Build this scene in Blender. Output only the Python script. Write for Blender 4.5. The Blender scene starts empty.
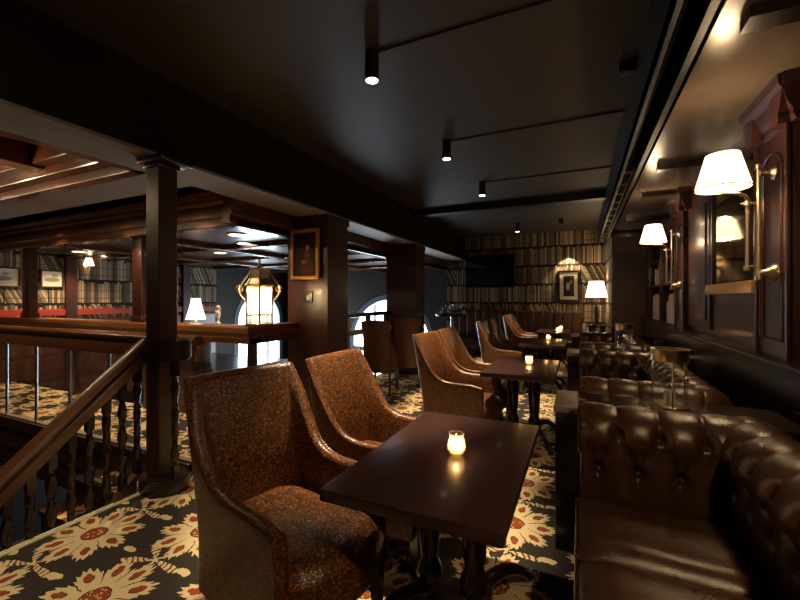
import bpy, bmesh, math, random
from mathutils import Vector, Matrix
random.seed(7)
C = bpy.context.scene.collection
SC = bpy.context.scene
PI = math.pi
R = math.radians

# ------------------------------------------------------------------ camera, world, exposure
EYE = 1.44
cd = bpy.data.cameras.new('camera'); cam = bpy.data.objects.new('camera', cd); C.objects.link(cam)
cd.sensor_width = 36; cd.lens = 36 * 390 / 800
cd.shift_y = -0.001; cd.clip_start = 0.05; cd.clip_end = 100
cam.location = (0, 0, EYE); cam.rotation_euler = (PI / 2, 0, math.atan(180 / 390))
SC.camera = cam
W = bpy.data.worlds.new('world'); SC.world = W; W.use_nodes = True
W.node_tree.nodes['Background'].inputs[0].default_value = (1.0, .80, .58, 1)
W.node_tree.nodes['Background'].inputs[1].default_value = 0.010
SC.view_settings.view_transform = 'Standard'; SC.view_settings.look = 'None'
SC.view_settings.gamma = 1; SC.view_settings.use_curve_mapping = False
SC.view_settings.exposure = 0.5
SC.cycles.use_denoising = True
SC.cycles.max_bounces = 8; SC.cycles.transparent_max_bounces = 24
SC.cycles.sample_clamp_indirect = 4.0
SC.cycles.caustics_reflective = False; SC.cycles.caustics_refractive = False

def light(kind, name, loc, power, col, size=.05, rot=(0, 0, 0), parent=None, **kw):
    l = bpy.data.lights.new(name, kind); l.energy = power; l.color = col
    if kind == 'AREA':
        l.size = size
    else:
        l.shadow_soft_size = size
    for k, v in kw.items(): setattr(l, k, v)
    o = bpy.data.objects.new(name, l); C.objects.link(o); o.location = loc; o.rotation_euler = rot
    if parent: o.parent = parent
    return o
WARM = (1.0, .68, .37)

# ------------------------------------------------------------------ shader helpers
class E:
    nt = None
    def __init__(s, v): s.v = v
    @staticmethod
    def op(o, *a, clamp=False):
        n = E.nt.nodes.new('ShaderNodeMath'); n.operation = o; n.use_clamp = clamp
        for i, x in enumerate(a):
            if isinstance(x, E): E.nt.links.new(x.v, n.inputs[i])
            else: n.inputs[i].default_value = x
        return E(n.outputs[0])
    def __add__(s, o): return E.op('ADD', s, o)
    __radd__ = __add__
    def __sub__(s, o): return E.op('SUBTRACT', s, o)
    def __rsub__(s, o): return E.op('SUBTRACT', o, s)
    def __mul__(s, o): return E.op('MULTIPLY', s, o)
    __rmul__ = __mul__
    def __truediv__(s, o): return E.op('DIVIDE', s, o)
    def __lt__(s, o): return E.op('LESS_THAN', s, o)
    def __gt__(s, o): return E.op('GREATER_THAN', s, o)
def fl(a): return E.op('FLOOR', a)
def fr(a): return E.op('FRACT', a)
def ab(a): return E.op('ABSOLUTE', a)
def sq(a): return E.op('SQRT', a)
def mx(a, b): return E.op('MAXIMUM', a, b)
def mn(a, b): return E.op('MINIMUM', a, b)
def pw(a, b): return E.op('POWER', a, b)
def cs(a): return E.op('COSINE', a)
def inrange(v, a, b): return (v > a) * (v < b)

def newmat(name, rough=.5, col=(.5, .5, .5), metal=0, spec=.5, coat=0):
    m = bpy.data.materials.new(name); m.use_nodes = True
    b = m.node_tree.nodes['Principled BSDF']
    b.inputs['Base Color'].default_value = (*col, 1); b.inputs['Roughness'].default_value = rough
    b.inputs['Metallic'].default_value = metal; b.inputs['Specular IOR Level'].default_value = spec
    b.inputs['Coat Weight'].default_value = coat; b.inputs['Coat Roughness'].default_value = .1
    E.nt = m.node_tree
    return m, m.node_tree, b
def node(t, **kw):
    n = E.nt.nodes.new(t)
    for k, v in kw.items(): setattr(n, k, v)
    return n
def lk(a, b): E.nt.links.new(a.v if isinstance(a, E) else a, b)
def coords():
    tc = node('ShaderNodeTexCoord'); sp = node('ShaderNodeSeparateXYZ'); lk(tc.outputs['Object'], sp.inputs[0])
    return tc.outputs['Object'], E(sp.outputs[0]), E(sp.outputs[1]), E(sp.outputs[2])
def mixc(f, a, b):
    n = node('ShaderNodeMix', data_type='RGBA')
    if isinstance(f, E): lk(f, n.inputs[0])
    else: n.inputs[0].default_value = f
    for x, s in ((a, n.inputs[6]), (b, n.inputs[7])):
        if isinstance(x, tuple): s.default_value = (*x, 1)
        else: lk(x, s)
    return n.outputs[2]
def noise(vec, scale, detail=3, out=0, rough=.5):
    n = node('ShaderNodeTexNoise'); n.inputs['Scale'].default_value = scale; n.inputs['Detail'].default_value = detail
    n.inputs['Roughness'].default_value = rough
    if vec is not None: lk(vec, n.inputs['Vector'])
    return E(n.outputs[out])
def mapping(vec, scale):
    n = node('ShaderNodeMapping'); n.inputs['Scale'].default_value = scale; lk(vec, n.inputs[0]); return n.outputs[0]
def bump(b, h, strength=.3, dist=.01):
    n = node('ShaderNodeBump'); n.inputs['Strength'].default_value = strength; n.inputs['Distance'].default_value = dist
    lk(h, n.inputs['Height']); lk(n.outputs[0], b.inputs['Normal'])
def plain(name, col, rough=.5, metal=0, spec=.5, var=.25, scale=9, bmp=0):
    m, nt, b = newmat(name, rough, col, metal, spec)
    v, x, y, z = coords(); n = noise(v, scale, 4)
    d = tuple(c * (1 - var) for c in col); l = tuple(min(1, c * (1 + var)) for c in col)
    lk(mixc(n, d, l), b.inputs['Base Color'])
    if bmp: bump(b, noise(v, scale * 8, 3), bmp, .004)
    return m
def wood(name, a, c, rough=.28, axis=2, coat=.25):
    m, nt, b = newmat(name, rough, a, 0, .5, coat)
    v, x, y, z = coords()
    s = [14, 14, 14]; s[axis] = 1.2
    n = noise(mapping(v, s), 2.2, 5, rough=.6)
    lk(mixc(n, a, c), b.inputs['Base Color']); bump(b, n, .06, .004)
    return m
def emit(name, col, strength):
    m = bpy.data.materials.new(name); m.use_nodes = True; nt = m.node_tree; nt.nodes.clear()
    e = nt.nodes.new('ShaderNodeEmission'); o = nt.nodes.new('ShaderNodeOutputMaterial')
    e.inputs[0].default_value = (*col, 1); e.inputs[1].default_value = strength
    nt.links.new(e.outputs[0], o.inputs[0]); return m

M = {}
M['mahog'] = wood('mahogany', (.025, .007, .005), (.060, .017, .012), rough=.36, coat=.1)
M['mahog_x'] = wood('mahogany_grain_along_x', (.055, .017, .009), (.14, .045, .02), axis=0)
M['mahog_y'] = wood('mahogany_grain_along_y', (.05, .016, .008), (.13, .042, .02), axis=1)
M['rail'] = wood('oak_handrail', (.050, .019, .008), (.11, .042, .017), axis=1)
M['railx'] = wood('oak_rail_along_x', (.12, .043, .015), (.26, .10, .036), axis=0)
M['dark'] = wood('ebonised_wood', (.012, .007, .005), (.025, .013, .009), rough=.25)
M['table'] = wood('table_veneer', (.027, .0115, .0115), (.052, .021, .019), rough=.30, axis=1, coat=.15)
M['ceil'] = plain('dark_painted_ceiling', (.034, .026, .019), .55, spec=.35, scale=3, var=.12, bmp=.15)
M['bulk'] = plain('dark_painted_bulkhead', (.013, .010, .008), .75, spec=.12, scale=2, var=.15, bmp=.15)
M['soffit'] = plain('cream_plaster_soffit', (.24, .215, .18), .6, scale=3, var=.12)
M['rceil'] = plain('lacquered_plaster_ceiling', (.125, .092, .066), .22, scale=1.6, var=.4)
M['black'] = plain('black_paint', (.008, .007, .006), .4, var=.2)
M['brownwall'] = plain('dark_brown_wall', (.11, .055, .042), .4, scale=2, var=.15)
M['greywall'] = plain('grey_brown_wall', (.026, .023, .021), .6, scale=2, var=.15)
M['brass'] = plain('aged_brass', (.64, .51, .33), .28, 1, var=.2)
M['gold'] = plain('gilded_frame', (.62, .29, .06), .4, .25, var=.3, scale=40)
M['pewter'] = plain('pewter_grey_top', (.24, .22, .19), .3, .0, var=.1)
M['steel'] = plain('polished_steel', (.6, .6, .6), .2, 1, var=.1)
M['silver'] = plain('tarnished_silver', (.75, .72, .66), .35, .5, var=.1)
M['screen'] = plain('black_glass_screen', (.004, .004, .005), .08, var=.0)
M['frame'] = plain('black_frame', (.01, .008, .007), .3, var=.2)
M['red'] = plain('red_brown_leather', (.040, .011, .007), .4, var=.3, scale=5)
M['dado'] = plain('red_dado_strip', (.34, .035, .02), .45, var=.15)
M['cream'] = plain('cream_card', (.72, .66, .52), .7, var=.05)
M['nosing'] = plain('cream_green_nosing_trim', (.80, .76, .48), .6, var=.1)
M['stairwood'] = wood('stair_fascia_wood', (.035, .016, .009), (.085, .038, .02), axis=0, rough=.35)

def glass(name, col=(1, 1, 1), rough=0.0, tint=.0, ior=1.45):
    m = bpy.data.materials.new(name); m.use_nodes = True; nt = m.node_tree; nt.nodes.clear(); E.nt = nt
    o = node('ShaderNodeOutputMaterial'); t = node('ShaderNodeBsdfTransparent'); g = node('ShaderNodeBsdfGlossy')
    g.inputs['Roughness'].default_value = rough + .02
    t.inputs[0].default_value = (*col, 1)
    f = node('ShaderNodeLayerWeight'); f.inputs[0].default_value = .5
    mixs = node('ShaderNodeMixShader'); lk(pw(E(f.outputs['Facing']), 4.0) * .7 + .03, mixs.inputs[0]); lk(t.outputs[0], mixs.inputs[1]); lk(g.outputs[0], mixs.inputs[2])
    lk(mixs.outputs[0], o.inputs[0]); return m
M['glass'] = glass('clear_glass', (.975, .985, .98))
M['mirror'] = plain('antique_mirror', (.50, .42, .30), .06, 1, var=.12, scale=2)

# carpet
def carpet():
    m, nt, b = newmat('floral_axminster_carpet', .95, spec=.1)
    v, x, y, z = coords()
    dn = node('ShaderNodeTexNoise'); dn.inputs['Scale'].default_value = 26; dn.inputs['Detail'].default_value = 2; lk(v, dn.inputs['Vector'])
    ds = node('ShaderNodeSeparateColor'); lk(dn.outputs['Color'], ds.inputs[0])
    x = x + (E(ds.outputs[0]) - .5) * .028; y = y + (E(ds.outputs[1]) - .5) * .028
    px = (x + 2.71) / .58; col = fl(px + .5); lx = (px - col) * .60
    odd = E.op('FLOORED_MODULO', col, 2.0)
    yy = (y - 1.39) / .60 + odd * .5; ly = (yy - fl(yy + .5)) * .60
    r = sq(lx * lx + ly * ly); th = E.op('ARCTAN2', ly, lx)
    a = th * (9 / (2 * PI)) + .5
    fa = ab(fr(a) - .5)
    saw = ab(fr(th * (54 / (2 * PI))) - .5) * .075
    Rr = .287 - pw(fa * 2, 1.6) * .095 - saw
    flower = r < Rr
    line = (fa > .468) * (r > .10) * (r < .19)
    dr = (r - .192) / .038; da = fa * r * (2 * PI / 9) / .020
    drop = ((dr * dr + da * da) < 1.0)
    dline = inrange(dr * dr + da * da, 1.0, 1.5) * (r < .2)
    cen = r < .062
    vo = node('ShaderNodeTexVoronoi'); vo.inputs['Scale'].default_value = 45; lk(v, vo.inputs['Vector'])
    cspot = cen * (E(vo.outputs['Distance']) < .28)
    ring = inrange(r, .062, .070)
    # leaf sprigs between the flowers
    sg = E.op('SIGN', ly); qy = ly - sg * .30; qx = lx
    r2 = sq(qx * qx + qy * qy * 1.7); t2 = E.op('ARCTAN2', qy * 1.3, qx)
    lob = pw(mx(cs(t2 * 5 + .6), .0), .7)
    leaf = r2 < (lob * .19 + .018)
    stripe = (fr(r2 * 28 + t2 * 1.2) > .62) * (r2 > .03)
    bud_x = ab(qx) - .235
    bud = ((bud_x * bud_x) / (.05 * .05) + (qy * qy) / (.022 * .022)) < 1.0
    pile = noise(v, 260, 2)
    ground = mixc(pile, (.026, .022, .019), (.055, .046, .040))
    cream = mixc(pile, (.55, .43, .22), (.80, .66, .40))
    rust = mixc(pile, (.20, .042, .016), (.34, .085, .032))
    c = mixc(leaf, ground, cream); c = mixc(leaf * stripe, c, mixc(.5, rust, ground))
    c = mixc(bud, c, cream)
    c = mixc(flower, c, cream); c = mixc(flower * mx(line, dline), c, (.10, .06, .03))
    c = mixc(flower * drop, c, rust); c = mixc(cen, c, rust); c = mixc(cspot, c, cream); c = mixc(ring, c, (.07, .04, .02))
    lk(c, b.inputs['Base Color']); bump(b, pile, .4, .004)
    return m
M['carpet'] = carpet()

def bookpaper(name, horiz, lift=1.0):
    m, nt, b = newmat(name, .7, spec=.2)
    v, x, y, z = coords(); u = x if horiz == 'x' else y
    RH = .47
    row = fl(z / RH + .12); fz = fr(z / RH + .12)
    wn0 = node('ShaderNodeTexWhiteNoise', noise_dimensions='1D'); lk(row, wn0.inputs['W'])
    grp = fl(u / .62 + E(wn0.outputs[0]))                       # shelf bay
    wn1 = node('ShaderNodeTexWhiteNoise', noise_dimensions='2D'); cx = node('ShaderNodeCombineXYZ'); lk(grp, cx.inputs[0]); lk(row, cx.inputs[1]); lk(cx.outputs[0], wn1.inputs[0])
    g = E(wn1.outputs[0])
    lean = (g > .72) * (fz - .5) * .22
    uu = u + lean
    vor = node('ShaderNodeTexVoronoi', voronoi_dimensions='1D', feature='F1'); vor.inputs['Scale'].default_value = 1
    lk(uu * 23 + row * 13.7, vor.inputs['W'])
    ve = node('ShaderNodeTexVoronoi', voronoi_dimensions='1D', feature='DISTANCE_TO_EDGE'); ve.inputs['Scale'].default_value = 1
    lk(uu * 23 + row * 13.7, ve.inputs['W'])
    sc = node('ShaderNodeSeparateColor'); lk(vor.outputs['Color'], sc.inputs[0])
    rnd = E(sc.outputs[0]); hgt = E(sc.outputs[1]) * .14 + .84
    book = (fz < hgt) * (E(ve.outputs['Distance']) > .07) * (fz > .035)
    band = (ab(fz - .22) < .025) + (ab(fz - .55) < .02)
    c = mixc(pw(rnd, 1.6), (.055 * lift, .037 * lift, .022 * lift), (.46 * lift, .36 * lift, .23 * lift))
    c = mixc(band * .6 * (g > .3), c, (.07, .05, .03))
    st = noise(mapping(v, (60, 60, 6)), 1.0, 3)
    c = mixc(st * .5, c, (.06, .045, .03))
    c = mixc(book, (.013, .010, .008), c)
    bay = fr(u / .62 + E(wn0.outputs[0])) < .03
    c = mixc(bay, c, (.012, .01, .008))
    lk(c, b.inputs['Base Color'])
    return m
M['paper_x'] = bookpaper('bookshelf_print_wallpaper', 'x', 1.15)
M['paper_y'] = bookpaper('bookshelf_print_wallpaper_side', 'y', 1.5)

def croc():
    m, nt, b = newmat('crocodile_leather', .31, spec=.5)
    v, x, y, z = coords()
    nd = noise(v, 14, 2)
    vo = node('ShaderNodeTexVoronoi', feature='DISTANCE_TO_EDGE'); vo.inputs['Scale'].default_value = 60
    mp = node('ShaderNodeMapping'); lk(v, mp.inputs[0]); mp.inputs['Scale'].default_value = (1, .75, 1.25)
    ad = node('ShaderNodeVectorMath', operation='ADD'); cb = node('ShaderNodeCombineXYZ'); lk(nd * .05, cb.inputs[0]); lk(nd * .04, cb.inputs[2])
    lk(mp.outputs[0], ad.inputs[0]); lk(cb.outputs[0], ad.inputs[1]); lk(ad.outputs[0], vo.inputs['Vector'])
    d = E(vo.outputs['Distance'])
    f = E.op('SMOOTH_MIN', d * 4.6, 1.0, .2)
    big = noise(v, 5, 3)
    base = mixc(big, (.16, .059, .017), (.32, .122, .036))
    vc = node('ShaderNodeTexVoronoi', feature='F1'); vc.inputs['Scale'].default_value = 60; lk(ad.outputs[0], vc.inputs['Vector'])
    cc_ = node('ShaderNodeSeparateColor'); lk(vc.outputs['Color'], cc_.inputs[0])
    base = mixc(pw(E(cc_.outputs[0]), 1.5) * .75, base, (.040, .014, .006))
    c = mixc(f, (.012, .005, .003), base)
    lk(c, b.inputs['Base Color']); bump(b, f, .24, .003)
    return m
M['croc'] = croc()
def leather(name, a, c, rough=.30):
    m, nt, b = newmat(name, rough, spec=.55)
    v, x, y, z = coords(); n = noise(v, 7, 4)
    lk(mixc(n, a, c), b.inputs['Base Color'])
    vo = node('ShaderNodeTexVoronoi'); vo.inputs['Scale'].default_value = 190; lk(v, vo.inputs['Vector'])
    bump(b, E(vo.outputs['Distance']) + noise(v, 24, 4) * 1.2, .16, .004)
    lk(noise(v, 11, 3) * .18 + (rough - .09), b.inputs['Roughness'])
    return m
M['hide'] = leather('dark_chestnut_hide', (.030, .0135, .0055), (.075, .034, .012), .30)
M['backhide'] = leather('brown_hide', (.07, .026, .012), (.13, .05, .022), .45)
M['shade'] = None
def shade_mat(name, col, strength, base=(.8, .72, .6)):
    m, nt, b = newmat(name, .8, base)
    v, x, y, z = coords()
    b.inputs['Emission Color'].default_value = (*col, 1); b.inputs['Emission Strength'].default_value = strength
    th = E.op('ARCTAN2', y, x); p = cs(th * 40) * .5 + .5
    lk(mixc(p, tuple(c * .86 for c in base), base), b.inputs['Base Color'])
    return m
M['shade'] = shade_mat('pleated_linen_shade', (1.0, .76, .48), 2.3)
M['shade_far'] = shade_mat('lit_bell_shade', (1.0, .78, .55), 1.6)
M['bulb'] = emit('lit_bulb', (1.0, .78, .48), 30)
M['led'] = emit('lit_downlight_lens', (1.0, .80, .52), 14)
M['ledw'] = emit('lit_ceiling_panel', (1.0, .86, .66), 12)
M['flame'] = emit('candle_flame', (1.0, .66, .28), 14)
M['day'] = emit('daylight_pane', (.76, .89, 1.0), 7.5)

# ------------------------------------------------------------------ mesh helpers
class MB:
    def __init__(s): s.bm = bmesh.new()
    def box(s, x0, x1, y0, y1, z0, z1, bev=0, seg=2):
        b = bmesh.new(); bmesh.ops.create_cube(b, size=1)
        bmesh.ops.scale(b, vec=(x1 - x0, y1 - y0, z1 - z0), verts=b.verts)
        bmesh.ops.translate(b, vec=((x0 + x1) / 2, (y0 + y1) / 2, (z0 + z1) / 2), verts=b.verts)
        if bev: bmesh.ops.bevel(b, geom=b.edges[:], offset=bev, segments=seg, affect='EDGES', profile=.6)
        s.merge(b); return s
    def merge(s, b, mat=None):
        if mat is not None: bmesh.ops.transform(b, matrix=mat, verts=b.verts)
        me = bpy.data.meshes.new('t'); b.to_mesh(me); s.bm.from_mesh(me); bpy.data.meshes.remove(me); b.free()
    def lathe(s, prof, n=24, at=(0, 0, 0), mat=None, squash=None):
        b = bmesh.new(); rings = []
        for r, z in prof:
            if r < 1e-5: rings.append([b.verts.new((0, 0, z))])
            else:
                ring = []
                for i in range(n):
                    t = 2 * PI * i / n; q = r * (squash(t, z) if squash else 1)
                    ring.append(b.verts.new((q * math.cos(t), q * math.sin(t), z)))
                rings.append(ring)
        for A, B in zip(rings, rings[1:]):
            for i in range(n):
                j = (i + 1) % n
                a0, a1 = A[i % len(A)], A[j % len(A)]; b0, b1 = B[i % len(B)], B[j % len(B)]
                vs = []
                for q in (a0, a1, b1, b0):
                    if q not in vs: vs.append(q)
                if len(vs) > 2: b.faces.new(vs)
        bmesh.ops.recalc_face_normals(b, faces=b.faces)
        m = Matrix.Translation(at) @ (mat if mat is not None else Matrix())
        s.merge(b, m); return s
    def tube(s, pts, r, n=10, cap=True):
        pts = [Vector(p) for p in pts]; b = bmesh.new(); rings = []
        rr = r if isinstance(r, (list, tuple)) else [r] * len(pts)
        up = None
        for i, p in enumerate(pts):
            d = (pts[min(i + 1, len(pts) - 1)] - pts[max(i - 1, 0)]).normalized()
            if up is None:
                up = Vector((0, 0, 1)) if abs(d.z) < .9 else Vector((1, 0, 0))
            a = d.cross(up).normalized(); c = a.cross(d).normalized(); up = c
            rings.append([b.verts.new(p + (a * math.cos(2 * PI * k / n) + c * math.sin(2 * PI * k / n)) * rr[i]) for k in range(n)])
        for A, B in zip(rings, rings[1:]):
            for k in range(n): b.faces.new((A[k], A[(k + 1) % n], B[(k + 1) % n], B[k]))
        if cap: b.faces.new(rings[0][::-1]); b.faces.new(rings[-1])
        bmesh.ops.recalc_face_normals(b, faces=b.faces)
        s.merge(b); return s
    def prism(s, poly, d0, d1, axis='y', bev=0):
        """poly of 2D points; axis is the extrusion axis. y: (x,z)  x: (y,z)  z: (x,y)"""
        b = bmesh.new()
        f = {'y': lambda p, d: (p[0], d, p[1]), 'x': lambda p, d: (d, p[0], p[1]), 'z': lambda p, d: (p[0], p[1], d)}[axis]
        A = [b.verts.new(f(p, d0)) for p in poly]; B = [b.verts.new(f(p, d1)) for p in poly]
        b.faces.new(A); b.faces.new(B[::-1])
        for i in range(len(poly)):
            j = (i + 1) % len(poly); b.faces.new((A[i], B[i], B[j], A[j]))
        bmesh.ops.recalc_face_normals(b, faces=b.faces)
        if bev: bmesh.ops.bevel(b, geom=b.edges[:], offset=bev, segments=2, affect='EDGES')
        s.merge(b); return s
    def grid(s, P, closed_u=False, closed_v=False):
        b = bmesh.new(); V = [[b.verts.new(p) for p in row] for row in P]
        nu, nv = len(V), len(V[0])
        for i in range(nu if closed_u else nu - 1):
            for j in range(nv if closed_v else nv - 1):
                b.faces.new((V[i][j], V[(i + 1) % nu][j], V[(i + 1) % nu][(j + 1) % nv], V[i][(j + 1) % nv]))
        return b, V
    def build(s, name, mat, parent=None, smooth=True, angle=40):
        me = bpy.data.meshes.new(name); s.bm.to_mesh(me); s.bm.free()
        o = bpy.data.objects.new(name, me); C.objects.link(o)
        if mat is not None: me.materials.append(mat)
        if parent is not None: o.parent = parent
        if smooth:
            for p in me.polygons: p.use_smooth = True
            try: me.set_sharp_from_angle(angle=R(angle))
            except Exception: pass
        return o
def tag(o, label=None, cat=None, group=None, kind=None):
    if label: o['label'] = label
    if cat: o['category'] = cat
    if group: o['group'] = group
    if kind: o['kind'] = kind
    return o
def thing(name, label, cat, loc=(0, 0, 0), rz=0, group=None):
    o = bpy.data.objects.new(name, None); C.objects.link(o); o.empty_display_size = .1
    o.location = loc; o.rotation_euler = (0, 0, rz)
    return tag(o, label, cat, group)
def struct(name, mb, mat, parent=None, smooth=True):
    o = mb.build(name, mat, parent, smooth)
    if parent is None: o['kind'] = 'structure'
    return o
def dup(root, loc, rz, label, name=None):
    r = root.copy(); C.objects.link(r); r.location = loc; r.rotation_euler = (0, 0, rz); r['label'] = label
    for ch in list(root.children):
        c = ch.copy(); C.objects.link(c); c.parent = r
        for g in list(ch.children):
            d = g.copy(); C.objects.link(d); d.parent = c
    return r
def bx(*a, **k): return MB().box(*a, **k)

# ------------------------------------------------------------------ the room
FY = 10.4                                    # far wall
FEDGE = -2.95
f = MB(); f.box(FEDGE, 1.5, -1.5, FY, -.2, 0); f.box(-9.0, FEDGE, 2.35, 3.35, -.2, 0); f.box(-3.5, FEDGE, 3.35, FY, -.2, 0)
struct('floor', f, M['carpet'], smooth=False)
struct('floor', bx(-10, -3.5, -2, FY, -3.3, -3.2), M['greywall'], smooth=False)
struct('floor', bx(-9.0, -6.4, 3.4, 7.4, -.2, 0), M['dark'], smooth=False)
struct('ceiling', bx(-2.84, .37, -1.5, FY, 3.11, 3.3), M['ceil'], smooth=False)
struct('ceiling', bx(.557, 1.6, -1.5, FY, 2.70, 3.3), M['rceil'], smooth=False)
struct('trim_1', bx(-3.0, -2.84, -1.5, FY, 2.524, 3.3), M['bulk'], smooth=False)
struct('trim_2', bx(-3.3, -2.84, -1.5, FY, 2.50, 2.523), M['soffit'], smooth=False)
struct('trim_3', bx(-9, -3.3, 2.08, 2.5, 2.50, 2.6), M['soffit'], smooth=False)
struct('ceiling', bx(-9.2, -3.0, -1.5, FY, 3.0, 3.1), M['black'], smooth=False)
# beam across the ceiling
struct('trim_4', bx(-2.84, .37, 6.75, 6.93, 3.0, 3.11), M['black'], smooth=False)
# black steel channel with services
b = MB(); b.box(.36, .385, -1.5, FY, 2.74, 3.11); b.box(.535, .557, -1.5, FY, 2.69, 3.11); b.box(.385, .535, -1.5, FY, 3.02, 3.11)
b.box(.36, .41, -1.5, FY, 2.74, 2.755); b.box(.50, .557, -1.5, FY, 2.69, 2.705)
struct('trim_5', b, M['black'], smooth=False)
pipe = MB().tube([(.445, -1.5, 2.86), (.445, 10.3, 2.86)], .03, 12).build('service_pipe', M['dark'])
tag(pipe, 'dark pipe running inside the black ceiling channel above the booths', 'pipe')
tray = thing('cable_tray', 'narrow metal ladder tray in the far half of the ceiling channel', 'cable tray', (0, 0, 0))
for xx in (.40, .505): bx(xx - .008, xx + .008, 4.6, 10.2, 2.775, 2.80).build('side_rail', M['brass'], tray)
for k in range(12): bx(.40, .505, 4.75 + k * .47, 4.79 + k * .47, 2.78, 2.795).build('rung', M['brass'], tray)
# cross ribs of the right ceiling
n = 6
for yy, w in ((2.2, .12), (4.35, .08), (5.4, .08), (7.0, .08)):
    struct('trim_%d' % n, bx(.66, 1.5, yy - w / 2, yy + w / 2, 2.645, 2.70), M['dark'], smooth=False); n += 1

# far wall
struct('wall_far', bx(-3.36, 1.5, FY, FY + .15, -.2, 3.3), M['paper_x'], smooth=False)
wf = MB()
WX0, WX1 = -6.55, -3.75
wf.box(-9.2, WX0, FY, FY + .15, -3.3, 3.2); wf.box(WX1, -3.36, FY, FY + .15, -3.3, 3.2)
# arched top infill
cx, rad, spring = (WX0 + WX1) / 2, (WX1 - WX0) / 2, .17
poly = [(WX0, 3.2), (WX0, spring)] + [(cx - rad * math.cos(t), spring + rad * math.sin(t)) for t in [PI * k / 24 for k in range(1, 24)]] + [(WX1, spring), (WX1, 3.2)]
wf.prism(poly, FY, FY + .15, 'y')
struct('wall_far', wf, M['greywall'], smooth=False)
def arch_window(nm, cxx, rad, spring, z0, fixed, axis):
    fr_ = MB(); pane = MB()
    def P(u, z, d): return (u, d, z) if axis == 'y' else (d, u, z)
    arc = [(cxx - rad * math.cos(PI * k / 28), spring + rad * math.sin(PI * k / 28)) for k in range(29)]
    outl = [(cxx - rad, z0)] + arc + [(cxx + rad, z0)]
    r2 = rad - .15
    arc2 = [(cxx - r2 * math.cos(PI * k / 28), spring + r2 * math.sin(PI * k / 28)) for k in range(29)]
    inn = [(cxx - r2, z0)] + arc2 + [(cxx + r2, z0)]
    s = 1
    for i in range(len(outl) - 1):
        quad = [outl[i], outl[i + 1], inn[i + 1], inn[i]]
        fr_.prism(quad, fixed - .05, fixed + .08, axis)
    for zz, h in ((spring - .25, .14), (z0, .1), (-1.4, .1)):
        if axis == 'y': fr_.box(cxx - rad, cxx + rad, fixed - .04, fixed + .06, zz - h / 2, zz + h / 2)
        else: fr_.box(fixed - .04, fixed + .06, cxx - rad, cxx + rad, zz - h / 2, zz + h / 2)
    for uu in (cxx - rad * .36, cxx + rad * .36):
        if axis == 'y': fr_.box(uu - .03, uu + .03, fixed - .04, fixed + .06, z0, spring + rad * .8)
        else: fr_.box(fixed - .04, fixed + .06, uu - .03, uu + .03, z0, spring + rad * .8)
    pane.prism(inn, fixed + (.02 if axis == 'y' else -.02), fixed + .03 if axis == 'y' else fixed - .03, axis)
    o = struct(nm, fr_, M['winframe'])
    pane.build('window_pane', M['day'], o, smooth=False)
    return o
M['winframe'] = plain('blue_grey_window_frame', (.16, .21, .28), .5, var=.1)
arch_window('window_1', cx, rad, spring, -2.6, FY + .06, 'y')
# left wall with printed bookshelf paper, second arched window
LX = -9.0
WY0, WY1 = 8.15, 10.15
wl = MB(); wl.box(LX - .15, LX, -1.5, 7.55, -.2, 3.1); struct('wall_left', wl, M['paper_y'], smooth=False)
wl = MB(); wl.box(LX - .15, LX, 7.55, WY0, -3.3, 3.1); wl.box(LX - .15, LX, WY1, FY, -3.3, 3.1); wl.box(LX - .15, LX, -1.5, 7.55, -3.3, -.2)
cy, rad2, sp2 = (WY0 + WY1) / 2, (WY1 - WY0) / 2, .75
poly = [(WY0, 3.1), (WY0, sp2)] + [(cy - rad2 * math.cos(PI * k / 24), sp2 + rad2 * math.sin(PI * k / 24)) for k in range(1, 24)] + [(WY1, sp2), (WY1, 3.1)]
wl.prism(poly, LX - .15, LX, 'x'); struct('wall_left', wl, M['greywall'], smooth=False)
arch_window('window_2', cy, rad2, sp2, -2.6, LX - .06, 'x')
b = MB(); b.box(LX, LX + .05, 2.4, 7.5, 1.13, 1.25); struct('trim_20', b, M['dado'], smooth=False)
b = MB(); b.box(LX, LX + .03, 2.4, 7.5, 0, 1.05); struct('baseboard_left', b, M['mahog_y'], smooth=False)
b = MB()
for yy in (4.19, 6.62): b.box(LX, LX + .08, yy - .09, yy + .09, 0, 2.27)
struct('trim_21', b, M['mahog'])

# low coffered ceiling beyond the counter with moulded fascia
CZ = 2.27; CX = -3.4; CYY = 3.12
cc = MB(); cc.box(LX, CX, CYY, FY, CZ + .05, CZ + .4)
struct('ceiling', cc, M['mahog_x'], smooth=False)
b = MB()
prof = [(0, CZ), (.0, CZ + .07), (.03, CZ + .09), (.03, CZ + .22), (.06, CZ + .25), (.06, CZ + .28), (.10, CZ + .33), (.10, CZ + .36), (-.1, CZ + .36), (-.1, CZ)]
b.prism([(CYY - p[0], p[1]) for p in prof], LX, CX + .0, 'x'); b.prism([(CX + p[0], p[1]) for p in prof], CYY - .1, FY, 'y')
struct('trim_22', b, M['mahog_x'], smooth=False)
b = MB()
for k in range(5): b.box(LX, CX, CYY + 1.45 * k, CYY + 1.45 * k + .16, CZ - .02, CZ + .06, .012)
for k in range(3): b.box(CX - .16 - 1.9 * k, CX - 1.9 * k, CYY, FY, CZ - .03, CZ + .06, .012)
M['lacq'] = wood('lacquered_coffer_wood', (.06, .022, .012), (.13, .05, .026), rough=.16, axis=0, coat=.6)
struct('trim_23', b, M['lacq'], smooth=False)
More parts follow.
